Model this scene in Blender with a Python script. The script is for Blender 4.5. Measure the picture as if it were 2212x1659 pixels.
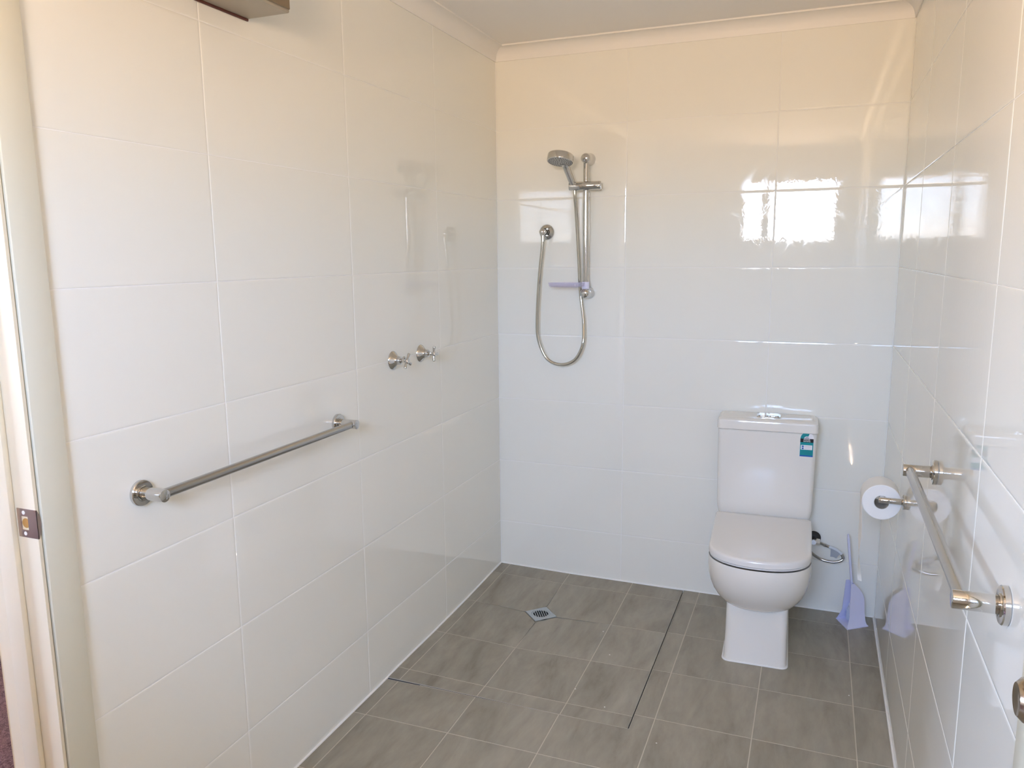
import bpy, bmesh, math, random
from mathutils import Vector, Matrix, Quaternion
random.seed(7)
for o in list(bpy.data.objects): bpy.data.objects.remove(o, do_unlink=True)
S = bpy.context.scene
C = S.collection

# ------------------------------------------------------------------ camera
CAM = Vector((1.3687, -3.3259, 1.4854)); YAW, PITCH, ROLL, FPX = -0.37363, -0.16398, -0.00932, 1681.6
fw = Vector((math.sin(YAW)*math.cos(PITCH), math.cos(YAW)*math.cos(PITCH), math.sin(PITCH)))
rt = Vector((math.cos(YAW), -math.sin(YAW), 0)); up = rt.cross(fw)
r2 = math.cos(ROLL)*rt + math.sin(ROLL)*up; u2 = -math.sin(ROLL)*rt + math.cos(ROLL)*up
cd = bpy.data.cameras.new('camera'); cam = bpy.data.objects.new('camera', cd); C.objects.link(cam)
cd.sensor_fit = 'HORIZONTAL'; cd.sensor_width = 36.0; cd.lens = FPX/2212*36.0; cd.clip_start = 0.02
M = Matrix((r2, u2, -fw)).transposed().to_4x4(); M.translation = CAM
cam.matrix_world = M
S.camera = cam

# ------------------------------------------------------------------ world: pale sky over sunlit ground
w = bpy.data.worlds.new('world'); S.world = w; w.use_nodes = True
nt = w.node_tree; nt.nodes.clear()
tc = nt.nodes.new('ShaderNodeTexCoord'); sp = nt.nodes.new('ShaderNodeSeparateXYZ')
mr = nt.nodes.new('ShaderNodeMapRange'); mr.inputs[1].default_value = -1; mr.inputs[2].default_value = 1
cr = nt.nodes.new('ShaderNodeValToRGB'); bg = nt.nodes.new('ShaderNodeBackground'); wo = nt.nodes.new('ShaderNodeOutputWorld')
nt.links.new(tc.outputs['Generated'], sp.inputs[0]); nt.links.new(sp.outputs['Z'], mr.inputs[0])
nt.links.new(mr.outputs[0], cr.inputs[0]); nt.links.new(cr.outputs[0], bg.inputs[0]); nt.links.new(bg.outputs[0], wo.inputs[0])
e = cr.color_ramp.elements
GROUND = (1.42, 0.98, 0.64, 1)
e[0].position = 0.0; e[0].color = GROUND
e[1].position = 1.0; e[1].color = (0.85, 1.23, 2.05, 1)
for p, c in ((0.488, GROUND), (0.502, (1.15, 1.02, 0.92, 1)), (0.525, (1.0, 1.16, 1.42, 1)), (0.57, (0.98, 1.33, 2.05, 1))):
    n = e.new(p); n.color = c
bg.inputs[1].default_value = 30.0

def portal(name, loc, rot, sx, sy):
    l = bpy.data.lights.new(name, 'AREA'); l.shape = 'RECTANGLE'; l.size = sx; l.size_y = sy; l.cycles.is_portal = True
    o = bpy.data.objects.new(name, l); C.objects.link(o); o.location = loc; o.rotation_euler = rot
WX0, WX1, WZ0, WZ1 = 0.68, 1.50, 1.58, 2.14           # high window in the wall behind the viewer
FRONT = -4.13
portal('window_portal', ((WX0+WX1)/2, FRONT-0.09, (WZ0+WZ1)/2), (math.pi/2, 0, 0), WX1-WX0, WZ1-WZ0)
portal('fill_window_portal', (-2.69, -3.5, 1.5), (0, -math.pi/2, 0), .8, .8)  # portal for the added hall window

S.view_settings.view_transform = 'Standard'; S.view_settings.look = 'None'; S.view_settings.gamma = 1
S.view_settings.use_curve_mapping = False
S.view_settings.exposure = 0.47
S.cycles.use_denoising = True
S.cycles.max_bounces = 14; S.cycles.diffuse_bounces = 8; S.cycles.glossy_bounces = 6
S.cycles.sample_clamp_indirect = 8

# ------------------------------------------------------------------ materials
MATS = {}
def mat(name, col=(.8,.8,.8), rough=.5, metal=0, spec=.5, trans=0, ior=1.5, alpha=1):
    if name in MATS: return MATS[name]
    m = bpy.data.materials.new(name); m.use_nodes = True
    b = m.node_tree.nodes['Principled BSDF']
    b.inputs['Base Color'].default_value = (*col, 1); b.inputs['Roughness'].default_value = rough
    b.inputs['Metallic'].default_value = metal; b.inputs['Specular IOR Level'].default_value = spec
    b.inputs['Transmission Weight'].default_value = trans; b.inputs['IOR'].default_value = ior
    b.inputs['Alpha'].default_value = alpha
    MATS[name] = m
    return m
def nodes(m): return m.node_tree.nodes, m.node_tree.links, m.node_tree.nodes['Principled BSDF']

def noise(N, L, vec, scale, detail=3, dist=0, rough=.5):
    n = N.new('ShaderNodeTexNoise'); n.inputs['Scale'].default_value = scale; n.inputs['Detail'].default_value = detail
    n.inputs['Distortion'].default_value = dist; n.inputs['Roughness'].default_value = rough
    L.new(vec, n.inputs['Vector']); return n.outputs['Fac']
def mrange(N, L, v, a, b, c, d):
    n = N.new('ShaderNodeMapRange'); n.inputs[1].default_value = a; n.inputs[2].default_value = b
    n.inputs[3].default_value = c; n.inputs[4].default_value = d; L.new(v, n.inputs[0]); return n.outputs[0]
def ramp(N, L, v, stops):
    n = N.new('ShaderNodeValToRGB'); el = n.color_ramp.elements
    el[0].position, el[0].color = stops[0][0], (*stops[0][1], 1); el[1].position, el[1].color = stops[-1][0], (*stops[-1][1], 1)
    for p, c in stops[1:-1]:
        k = el.new(p); k.color = (*c, 1)
    L.new(v, n.inputs[0]); return n.outputs[0]
def bump(N, L, b, h, strength, dist):
    n = N.new('ShaderNodeBump'); n.inputs['Strength'].default_value = strength; n.inputs['Distance'].default_value = dist
    L.new(h, n.inputs['Height']); L.new(n.outputs[0], b.inputs['Normal'])

# glossy white wall tile, with the thin grout haze that was left on it
def tile_mat():
    m = mat('white_gloss_tile', (.875, .862, .782), .05, ior=1.72); N, L, b = nodes(m)
    g = N.new('ShaderNodeNewGeometry')
    n1 = noise(N, L, g.outputs['Position'], 4.5, 5, 4.0, .62)
    L.new(mrange(N, L, n1, .48, .70, .018, .085), b.inputs['Roughness'])
    n2 = noise(N, L, g.outputs['Position'], 2.0, 1, .3)
    sw = noise(N, L, g.outputs['Position'], 9.0, 2, 7.0, .55)                  # swirls of wiped grout haze
    mk = mrange(N, L, noise(N, L, g.outputs['Position'], 1.7, 2, .5), .42, .62, 0, 1)
    q = N.new('ShaderNodeMath'); q.operation = 'MULTIPLY'; L.new(sw, q.inputs[0]); L.new(mk, q.inputs[1])
    q2 = N.new('ShaderNodeMath'); q2.operation = 'MULTIPLY_ADD'; L.new(q.outputs[0], q2.inputs[0]); q2.inputs[1].default_value = .55; L.new(n2, q2.inputs[2])
    bump(N, L, b, q2.outputs[0], 1.0, .00013)
    oi = N.new('ShaderNodeObjectInfo')
    L.new(ramp(N, L, oi.outputs['Random'], [(0, (.868, .856, .775)), (1, (.885, .873, .795))]), b.inputs['Base Color'])
    return m
TILE = tile_mat()
WGROUT = mat('wall_grout', (.88, .87, .83), .8)

def floor_mat():
    m = mat('grey_floor_tile', (.2, .18, .15), .42); N, L, b = nodes(m)
    t = N.new('ShaderNodeTexCoord'); oi = N.new('ShaderNodeObjectInfo')
    mul = N.new('ShaderNodeVectorMath'); mul.operation = 'SCALE'; mul.inputs['Scale'].default_value = 1
    cmb = N.new('ShaderNodeCombineXYZ')
    for k, s in ((0, 37.0), (1, 91.0), (2, 13.0)):
        q = N.new('ShaderNodeMath'); q.operation = 'MULTIPLY'; q.inputs[1].default_value = s
        L.new(oi.outputs['Random'], q.inputs[0]); L.new(q.outputs[0], cmb.inputs[k])
    mp = N.new('ShaderNodeMapping'); mp.inputs['Scale'].default_value = (1, .28, 1)
    L.new(t.outputs['Object'], mp.inputs[0])
    ad = N.new('ShaderNodeVectorMath'); ad.operation = 'ADD'; L.new(mp.outputs[0], ad.inputs[0]); L.new(cmb.outputs[0], ad.inputs[1])
    n1 = noise(N, L, ad.outputs[0], 9, 6, .6, .6); n2 = noise(N, L, ad.outputs[0], 45, 3, 0, .6)
    mx = N.new('ShaderNodeMath'); mx.operation = 'MULTIPLY_ADD'; L.new(n2, mx.inputs[0]); mx.inputs[1].default_value = .35; L.new(n1, mx.inputs[2])
    L.new(ramp(N, L, mx.outputs[0], [(.36, (.205, .182, .138)), (.58, (.298, .268, .206)), (.92, (.40, .365, .285))]), b.inputs['Base Color'])
    L.new(mrange(N, L, n1, .3, .7, .5, .34), b.inputs['Roughness'])
    bump(N, L, b, n2, .12, .002)
    return m
FLOOR = floor_mat()
FGROUT = mat('floor_grout', (.58, .53, .43), .85)
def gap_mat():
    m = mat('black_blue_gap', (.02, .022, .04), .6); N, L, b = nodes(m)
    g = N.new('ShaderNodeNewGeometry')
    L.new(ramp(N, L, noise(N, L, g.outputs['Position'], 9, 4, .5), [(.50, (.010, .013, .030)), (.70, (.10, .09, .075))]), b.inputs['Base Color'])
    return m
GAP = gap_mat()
PLASTER = mat('ceiling_plaster', (.86, .84, .80), .8)
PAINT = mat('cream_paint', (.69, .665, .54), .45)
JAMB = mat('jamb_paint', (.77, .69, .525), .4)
CHROME = mat('chrome', (.64, .635, .62), .06, 1)
STEEL = mat('brushed_steel', (.47, .465, .455), .2, 1)
ALU = mat('strip_edge', (.50, .46, .38), .5, 0)
CERAMIC = mat('white_ceramic', (.82, .79, .725), .07)
SEATM = mat('seat_plastic', (.82, .80, .765), .12)
PAPER = mat('toilet_paper', (.86, .85, .82), .9)
LAV = mat('lavender_plastic', (.78, .78, .97), .35)
LAVD = mat('lavender_bristle', (.66, .72, .90), .6)
BLACK = mat('black', (.006, .006, .008), .5)
WHITE = mat('white_print', (.85, .85, .87), .4)
TEAL = mat('teal_print', (.0, .27, .30), .4)
BLUE = mat('blue_print', (.01, .11, .42), .4)
GREYP = mat('grey_print', (.45, .42, .50), .4)
BRASSY = mat('aged_nickel', (.50, .41, .39), .24, 1)
NUT = mat('cream_nut', (.72, .68, .58), .35)
RUBBER = mat('dark_rubber', (.03, .025, .022), .5)
HEAT = mat('grey_metal_box', (.44, .39, .31), .38, .35)
SEAL = mat('white_sealant', (.90, .88, .83), .5)
WOOD = mat('raw_wood', (.42, .22, .05), .7)
KNOBM = mat('knob_nickel', (.50, .42, .33), .17, 1)
DOORM = mat('door_paint', (.80, .77, .68), .4)
GREYS = mat('grey_plastic', (.42, .43, .42), .5)
def clear_mat():
    m = mat('clear_lilac', (.88, .86, .96), .06); N, L, b = nodes(m)
    tr = N.new('ShaderNodeBsdfTransparent'); tr.inputs[0].default_value = (.90, .89, .95, 1)
    mx = N.new('ShaderNodeMixShader'); mx.inputs[0].default_value = .2
    out = N['Material Output']
    L.new(tr.outputs[0], mx.inputs[1]); L.new(b.outputs[0], mx.inputs[2]); L.new(mx.outputs[0], out.inputs[0])
    return m
CLEAR = clear_mat()
def glass_mat():
    m = bpy.data.materials.new('window_glass'); m.use_nodes = True; N, L = m.node_tree.nodes, m.node_tree.links
    N.clear(); out = N.new('ShaderNodeOutputMaterial'); tr = N.new('ShaderNodeBsdfTransparent'); gl = N.new('ShaderNodeBsdfGlossy')
    gl.inputs['Roughness'].default_value = .02; fr = N.new('ShaderNodeFresnel'); mx = N.new('ShaderNodeMixShader')
    L.new(fr.outputs[0], mx.inputs[0]); L.new(tr.outputs[0], mx.inputs[1]); L.new(gl.outputs[0], mx.inputs[2]); L.new(mx.outputs[0], out.inputs[0])
    return m
GLASS = glass_mat()
def carpet_mat():
    m = mat('carpet', (.2, .12, .13), .95); N, L, b = nodes(m); g = N.new('ShaderNodeNewGeometry')
    n = noise(N, L, g.outputs['Position'], 120, 3, 1.5)
    L.new(ramp(N, L, n, [(.35, (.10, .055, .065)), (.65, (.34, .22, .24))]), b.inputs['Base Color']); bump(N, L, b, n, .6, .01)
    return m
CARPET = carpet_mat()

# ------------------------------------------------------------------ mesh helpers
def finish(bm, name, material, parent=None, ang=35, smooth=True, loc=None):
    bmesh.ops.recalc_face_normals(bm, faces=bm.faces)
    a = math.radians(ang)
    for f in bm.faces: f.smooth = smooth
    for ed in bm.edges:
        ed.smooth = not (len(ed.link_faces) != 2 or ed.calc_face_angle(0) > a)
    if loc is not None: bmesh.ops.translate(bm, verts=bm.verts, vec=-Vector(loc))
    me = bpy.data.meshes.new(name); bm.to_mesh(me); bm.free()
    for m in (material if isinstance(material, (list, tuple)) else [material]): me.materials.append(m)
    o = bpy.data.objects.new(name, me); C.objects.link(o)
    if loc is not None: o.location = loc
    if parent: o.parent = parent
    return o
def NB(): return bmesh.new()
def box(bm, x0, x1, y0, y1, z0, z1, bev=0, seg=2):
    r = bmesh.ops.create_cube(bm, size=1)
    vs = r['verts']
    for v in vs:
        v.co = Vector(((x0+x1)/2+v.co.x*(x1-x0), (y0+y1)/2+v.co.y*(y1-y0), (z0+z1)/2+v.co.z*(z1-z0)))
    if bev:
        es = list({ed for v in vs for ed in v.link_edges})
        bmesh.ops.bevel(bm, geom=es, offset=bev, segments=seg, profile=.5, affect='EDGES')
def frame(d):
    d = Vector(d).normalized(); a = Vector((0, 0, 1)) if abs(d.z) < .9 else Vector((1, 0, 0))
    u = a.cross(d).normalized(); return u, d.cross(u), d
def lathe(bm, org, axis, prof, seg=32, cap0=True, cap1=True):
    """prof: (t along axis, radius)"""
    u, v, d = frame(axis); org = Vector(org); rings = []
    for t, r in prof:
        if r < 1e-6: rings.append([bm.verts.new(org+d*t)]); continue
        rings.append([bm.verts.new(org+d*t+(u*math.cos(2*math.pi*k/seg)+v*math.sin(2*math.pi*k/seg))*r) for k in range(seg)])
    skin(bm, rings)
    if cap0 and len(rings[0]) > 1: bm.faces.new(rings[0])
    if cap1 and len(rings[-1]) > 1: bm.faces.new(rings[-1][::-1])
def skin(bm, rings, closed=True):
    for a, b in zip(rings, rings[1:]):
        na, nb = len(a), len(b)
        if na == 1 and nb == 1: continue
        n = max(na, nb)
        for k in range(n if closed else n-1):
            j = (k+1) % n
            if na == 1: bm.faces.new((a[0], b[k], b[j]))
            elif nb == 1: bm.faces.new((a[k], a[j], b[0]))
            else: bm.faces.new((a[k], a[j], b[j], b[k]))
def cyl(bm, p0, p1, r0, r1=None, seg=28, bev=0):
    p0, p1 = Vector(p0), Vector(p1); L = (p1-p0).length; r1 = r0 if r1 is None else r1
    if bev: prof = [(0, r0-bev), (bev*.3, r0-bev*.3), (bev, r0), (L-bev, r1), (L-bev*.3, r1-bev*.3), (L, r1-bev)]
    else: prof = [(0, r0), (L, r1)]
    lathe(bm, p0, p1-p0, prof, seg)
def spline(pts, n):
    P = [Vector(p) for p in pts]; P = [P[0]*2-P[1]]+P+[P[-1]*2-P[-2]]; out = []
    for i in range(1, len(P)-2):
        a, b, c, d = P[i-1:i+3]
        for k in range(n):
            t = k/n
            out.append(.5*((2*b)+(c-a)*t+(2*a-5*b+4*c-d)*t*t+(-a+3*b-3*c+d)*t**3))
    out.append(P[-2]); return out
def tube(bm, path, r, seg=12, ridged=0):
    rings = []; u = None
    for i, p in enumerate(path):
        d = (path[min(i+1, len(path)-1)]-path[max(i-1, 0)]).normalized()
        if u is None: u, _, _ = frame(d)
        u = (u-d*u.dot(d)).normalized(); v = d.cross(u)
        rr = r(i/(len(path)-1)) if callable(r) else r
        if ridged and i % 2: rr -= ridged
        rings.append([bm.verts.new(p+(u*math.cos(2*math.pi*k/seg)+v*math.sin(2*math.pi*k/seg))*rr) for k in range(seg)])
    skin(bm, rings); bm.faces.new(rings[0]); bm.faces.new(rings[-1][::-1])
def resample(path, step):
    out = [path[0]]; acc = 0
    for a, b in zip(path, path[1:]):
        L = (b-a).length
        while acc+L >= step:
            t = (step-acc)/L; a = a.lerp(b, t); out.append(a.copy()); L = (b-a).length; acc = 0
        acc += L
    out.append(path[-1]); return out
def loft(bm, rings, cap0=True, cap1=True):
    R = [[bm.verts.new(Vector(p)) for p in r] for r in rings]; skin(bm, R)
    if cap0: bm.faces.new(R[0])
    if cap1: bm.faces.new(R[-1][::-1])
def prism(bm, poly, z0, z1, zf=None, ch=0):
    """poly: list of (x, y); optional height function and a small chamfer at the top"""
    h = (lambda x, y: 0) if zf is None else zf
    n = len(poly); cx = sum(p[0] for p in poly)/n; cy = sum(p[1] for p in poly)/n
    rings = [[(x, y, h(x, y)+z0) for x, y in poly]]
    if ch:
        rings.append([(x, y, h(x, y)+z1-ch) for x, y in poly])
        ins = []
        for i in range(n):
            p = Vector(poly[i]); a = (Vector(poly[i-1])-p).normalized(); b = (Vector(poly[(i+1) % n])-p).normalized()
            s = a+b; cr_ = abs(a.x*b.y-a.y*b.x)
            sgn = 1
            if cr_ > 1e-4:
                q = s*(ch/cr_)
                conv = (a.x*b.y-a.y*b.x)
                ins.append((p, q, conv))
            else: ins.append((p, Vector((0, 0)), 1))
        area = sum(poly[i][0]*poly[(i+1) % n][1]-poly[(i+1) % n][0]*poly[i][1] for i in range(n))
        top = []
        for p, q, conv in ins:
            s = 1 if (conv < 0) == (area > 0) else -1
            t = p+q*s; top.append((t.x, t.y, h(p.x, p.y)+z1))
        rings.append(top)
    else: rings.append([(x, y, h(x, y)+z1) for x, y in poly])
    loft(bm, rings)

def tag(o, label, cat, group=None):
    o['label'] = label; o['category'] = cat
    if group: o['group'] = group
    return o
def struct(o, label=None):
    o['kind'] = 'structure'
    if label: o['label'] = label
    return o
def thing(name, label, cat, loc=(0, 0, 0), rotz=0, group=None):
    o = bpy.data.objects.new(name, None); C.objects.link(o); o.location = loc; o.rotation_euler = (0, 0, rotz); o.empty_display_size = .05
    return tag(o, label, cat, group)
def P(fn, name, material, parent=None, **k):
    bm = NB(); fn(bm); return finish(bm, name, material, parent, **k)

# ------------------------------------------------------------------ the room
W = 1.65; CEIL = 2.376; GD = .0011                      # room width, ceiling height, depth of the grout below the tile face
Z0, PV = .2263, .3004
zl = [-.02]+[Z0+PV*k for k in range(8)]                # tile courses
D1 = (-2.33, -3.15); D2 = (-2.285, -3.105); DH = 2.04  # doorways in the left and right walls
WT = .138

wall_back = struct(P(lambda b: box(b, -WT, W+WT, GD, .12, -.1, CEIL), 'wall_back', WGROUT))
def wl(b):
    box(b, -WT, -GD, D1[0], GD, -.1, CEIL); box(b, -WT, -GD, D1[1], D1[0], DH, CEIL); box(b, -WT, -GD, FRONT, D1[1], -.1, CEIL)
wall_left = struct(P(wl, 'wall_left', [WGROUT], smooth=False))
def wr(b):
    box(b, W+GD, W+WT, D2[0], GD, -.1, CEIL); box(b, W+GD, W+WT, D2[1], D2[0], DH, CEIL); box(b, W+GD, W+WT, FRONT, D2[1], -.1, CEIL)
wall_right = struct(P(wr, 'wall_right', [WGROUT], smooth=False))
def wf(b):
    box(b, -WT, W+WT, FRONT-.12, FRONT, -.1, WZ0); box(b, -WT, W+WT, FRONT-.12, FRONT, WZ1, CEIL)
    box(b, -WT, WX0, FRONT-.12, FRONT, WZ0, WZ1); box(b, WX1, W+WT, FRONT-.12, FRONT, WZ0, WZ1)
wall_front = struct(P(wf, 'wall_front', mat('front_wall_paint', (.78, .76, .71), .35), smooth=False))
ceiling = struct(P(lambda b: box(b, -WT, W+WT, FRONT-.12, .12, CEIL, CEIL+.1), 'ceiling', PLASTER))

# wall tiles: chamfered plates, one mesh per size
TM = {}
def tile_mesh(wd, hg):
    k = (round(wd, 4), round(hg, 4))
    if k in TM: return TM[k]
    bm = NB()
    rings = [[(sx*wd/2, sy*hg/2, -GD) for sx, sy in ((-1, -1), (1, -1), (1, 1), (-1, 1))],
             ]
    for ins, dep in ((0, .0009), (.0006, .0004), (.0028, .0001), (.006, 0)):
        rings.append([(sx*(wd/2-ins), sy*(hg/2-ins), -dep) for sx, sy in ((-1, -1), (1, -1), (1, 1), (-1, 1))])
    loft(bm, rings); bmesh.ops.recalc_face_normals(bm, faces=bm.faces)
    me = bpy.data.meshes.new('tile'); bm.to_mesh(me); bm.free(); me.materials.append(TILE); TM[k] = me
    return me
def wall_tiles(parent, org, u, nrm, cuts):
    """cuts: distances along u; org on the tile face plane"""
    u, nrm, org = Vector(u), Vector(nrm), Vector(org); J = .0011
    R = Matrix((u, nrm.cross(u), nrm)).transposed()
    if R[2][1] < 0: R = Matrix((-u, nrm.cross(-u), nrm)).transposed()
    for i in range(len(cuts)-1):
        for k in range(len(zl)-1):
            a, b = cuts[i]+J, cuts[i+1]-J; z0, z1 = zl[k]+J, zl[k+1]-J
            o = bpy.data.objects.new('tile', tile_mesh(b-a, z1-z0)); C.objects.link(o)
            tilt = Quaternion((random.gauss(0, .00035), random.gauss(0, .0004), 0), 1)
            q = Matrix.Rotation(random.gauss(0, .00055), 3, 'X') @ Matrix.Rotation(random.gauss(0, .00035), 3, 'Y')
            m = (R @ q).to_4x4(); m.translation = org+u*((a+b)/2)+Vector((0, 0, (z0+z1)/2))
            o.matrix_world = m; o.parent = parent
wall_tiles(wall_back, (0, 0, 0), (1, 0, 0), (0, -1, 0), [.0, .592, 1.192, W])
wall_tiles(wall_left, (0, 0, 0), (0, -1, 0), (1, 0, 0), [.0, .6023, 1.2023, 1.8023, 2.255])
wall_tiles(wall_right, (W, 0, 0), (0, -1, 0), (-1, 0, 0), [.0, .5936, 1.1936, 1.7936, 2.215])

# cove cornice
def cove(b, p0, p1, nrm, m0=0, m1=0):
    p0, p1, nrm = Vector(p0), Vector(p1), Vector(nrm); d = (p1-p0).normalized(); s = CEIL-2.32
    prof = [(0, 0), (.004, 0), (.005, .006)]
    prof += [(s-.006-(s-.012)*math.cos(t*math.pi/2/10), .006+(s-.012)*math.sin(t*math.pi/2/10)) for t in range(1, 11)]
    prof += [(s-.001, s-.006), (s, s-.004), (s, s), (0, s)]
    def ring(p, mit): return [p+nrm*x+Vector((0, 0, 2.32+z))+d*(x*mit) for x, z in prof]
    loft(b, [ring(p0, m0), ring(p1, m1)])
CORN = mat('cornice_paint', (.86, .84, .79), .5)
struct(P(lambda b: cove(b, (0, 0, 0), (W, 0, 0), (0, -1, 0), 1, -1), 'trim_1', CORN, ang=25), 'cream cove cornice above the shower wall')
struct(P(lambda b: cove(b, (0, FRONT, 0), (0, 0, 0), (1, 0, 0), 1, -1), 'trim_2', CORN, ang=25), 'cream cove cornice above the left wall')
struct(P(lambda b: cove(b, (W, FRONT, 0), (W, 0, 0), (-1, 0, 0), 1, -1), 'trim_3', CORN, ang=25), 'cream cove cornice above the right wall')
struct(P(lambda b: cove(b, (0, FRONT, 0), (W, FRONT, 0), (0, 1, 0), 1, -1), 'trim_4', CORN, ang=25))

# ---- floor
XS = [0, .0496, .349, .6484, .8735]; YS = [0, -.1143, -.4138, -.7132, -1.0127, -1.0875]
ZS = [[.0125, .0115, .006, .005, .002], [.010, .010, .0025, .002, 0], [.0005, .0005, -.016, -.006, -.004],
      [-.0025, -.004, -.0125, -.009, -.006], [-.001, -.003, -.0075, -.008, -.006], [-.002, -.003, -.005, -.005, -.005]]
def zsh(x, y):
    i = max(k for k in range(4) if x >= XS[k]-1e-9 or k == 0); j = max(k for k in range(5) if y <= YS[k]+1e-9 or k == 0)
    s = min(1, max(0, (x-XS[i])/(XS[i+1]-XS[i]))); t = min(1, max(0, (y-YS[j])/(YS[j+1]-YS[j])))
    return (ZS[j][i]*(1-s)+ZS[j][i+1]*s)*(1-t)+(ZS[j+1][i]*(1-s)+ZS[j+1][i+1]*s)*t
def zmn(x, y): return .0018+.004*min(1, max(0, 1+y/.1143))-(.0045*max(0, 1-x/.5)+.0022*min(1, max(0, (.945-x)/.3)))*min(1, max(0, (-y-1.0127)/.07))
FT = .0006
def grid(b, xs, ys, zf):
    V = [[b.verts.new((x, y, zf(x, y)-FT)) for x in xs] for y in ys]
    for j in range(len(ys)-1):
        for i in range(len(xs)-1):
            q = (V[j][i], V[j+1][i], V[j+1][i+1], V[j][i+1])
            c_ = b.verts.new(sum((v.co for v in q), Vector())/4)
            for k in range(4): b.faces.new((q[k], q[(k+1) % 4], c_))
    B = [[b.verts.new((x, y, -.1)) for x in (xs[0], xs[-1])] for y in (ys[0], ys[-1])]
    top = [V[0][i] for i in range(len(xs))]; b.faces.new(top+[B[0][1], B[0][0]])
    bot = [V[-1][i] for i in range(len(xs))]; b.faces.new(bot+[B[1][1], B[1][0]])
    l = [V[j][0] for j in range(len(ys))]; b.faces.new(l+[B[1][0], B[0][0]])
    r = [V[j][-1] for j in range(len(ys))]; b.faces.new(r+[B[1][1], B[0][1]])
    b.faces.new((B[0][0], B[0][1], B[1][1], B[1][0]))
FC = [0, .0496, .349, .6484, .9479, 1.2473, 1.5468, W]; FR = [0, -.1143]+[-.1143-.29944*k for k in range(1, 14)]
FR = [y for y in FR if y > FRONT]+[FRONT]
SX, SY, SG, SGY = .8735, -1.0875, .0082, .0090                       # edge of the set-down shower floor, and the joint round it
def fb(b):
    grid(b, XS, YS, lambda x, y: zsh(x, y)-(.0065 if abs(x-XS[2])+abs(y-YS[2]) < 1e-6 else 0))
    grid(b, [SX+SG]+FC[4:], FR[:5]+[SY-SGY], zmn)
    grid(b, FC, [SY-SGY]+FR[5:], zmn)
floor = struct(P(fb, 'floor', FGROUT, smooth=False))
J = .0016
def ftile(poly, zf, mid=None):
    bm = NB(); prism(bm, poly, -FT, 0, zf, .0003)
    if mid:                                              # fan the top about the middle of the grid cell so it follows the fall
        f = max(bm.faces, key=lambda q: sum(v.co.z for v in q.verts)/len(q.verts)+(10 if len(q.verts) == len(poly) and q.calc_area() > .0005 and all(any(abs(v.co.z-zf(v.co.x, v.co.y)) < 2e-4 for _ in (0,)) for v in q.verts) else 0))
        vs = list(f.verts); bm.faces.remove(f); c_ = bm.verts.new((mid[0], mid[1], mid[2]))
        for k in range(len(vs)): bm.faces.new((vs[k], vs[(k+1) % len(vs)], c_))
    cx = sum(p[0] for p in poly)/len(poly); cy = sum(p[1] for p in poly)/len(poly)
    finish(bm, 'tile', FLOOR, floor, smooth=False, loc=(cx, cy, 0))
def frect(x0, x1, y0, y1, zf):
    q = [(x0, y1), (x1, y1), (x1, y0), (x0, y0)]
    ftile(q, zf, ((x0+x1)/2, (y0+y1)/2, sum(zf(*p) for p in q)/4))
DR = (.346, -.408); DD = .076
E = .003
def e0(x): return x+J if x > 1e-6 else E
for i in range(4):
    for j in range(5):
        x0 = e0(XS[i]); x1 = XS[i+1]-(J if i < 3 else .0003); y0 = YS[j]-(J if j else E); y1 = YS[j+1]+(J if j < 4 else .0003)
        poly = [(x0, y1), (x1, y1), (x1, y0), (x0, y0)]
        if i in (1, 2) and j in (1, 2):                 # the corner at the drain is cut off
            kx, ky = DR; q = []
            for p in poly:
                if abs(p[0]-kx) < .02 and abs(p[1]-ky) < .02:
                    sx = 1 if i == 2 else -1; sy = 1 if j == 1 else -1
                    a, b_ = (p[0], ky+sy*(DD-abs(p[0]-kx))), (kx+sx*(DD-abs(p[1]-ky)), p[1])
                    pr = q[-1] if q else poly[-1]
                    q += [a, b_] if abs(pr[0]-p[0]) < 1e-6 else [b_, a]
                else: q.append(p)
            poly = q
        ftile(poly, zsh, ((XS[i]+XS[i+1])/2, (YS[j]+YS[j+1])/2, (ZS[j][i]+ZS[j][i+1]+ZS[j+1][i]+ZS[j+1][i+1])/4))
o1 = SX+SG+.0003; o2 = SY-SGY-.0003
for i in range(len(FC)-1):
    for j in range(len(FR)-1):
        x0 = e0(FC[i]); x1 = FC[i+1]-(J if i < len(FC)-2 else E); y0 = FR[j]-(J if j else E); y1 = FR[j+1]+J
        if x1 < o1 and y1 > o2: continue
        if x0 < o1 and y0 > o2:                          # crosses the shower edge
            if y1 > o2: frect(o1, x1, y0, y1, zmn)
            elif x1 < o1: frect(x0, x1, o2, y1, zmn)
            else: ftile([(x0, y1), (x1, y1), (x1, y0), (o1, y0), (o1, o2), (x0, o2)], zmn)
        else: frect(x0, x1, y0, y1, zmn)
# edge strip of the set-down: two thin rims, the step's shadow coloured into a dark fill between
def ell(xa, xb, ya, yb): return [(xa, -.0005), (xb, -.0005), (xb, yb), (.0005, yb), (.0005, ya), (xa, ya)][::-1]
def rim(b, xa, xb, ya, yb, drop):
    top = lambda x, y: (zsh(min(x, SX), max(y, SY)) if drop else zmn(x, y))
    prism(b, ell(xa, xb, ya, yb), -.03, 0, None)
    for v in b.verts:
        if v.co.z > -.01: v.co.z = top(v.co.x, v.co.y)+.0003
t5 = P(lambda b: rim(b, SX, SX+.0012, SY, SY-.0010, True), 'trim_5', ALU, smooth=False); struct(t5, 'thin pale edge strip round the set-down shower floor')
P(lambda b: rim(b, SX+.0070, SX+SG, SY-.0078, SY-SGY, False), 'edge_strip', ALU, t5, smooth=False)
P(lambda b: prism(b, [(SX+.0012, -.0005), (SX+.0070, -.0005), (SX+.0070, SY-.0078), (SX+.0012, SY-.0078)][::-1], -.03, -.0085), 'joint_shade_fill', BLACK, t5, smooth=False)
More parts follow.
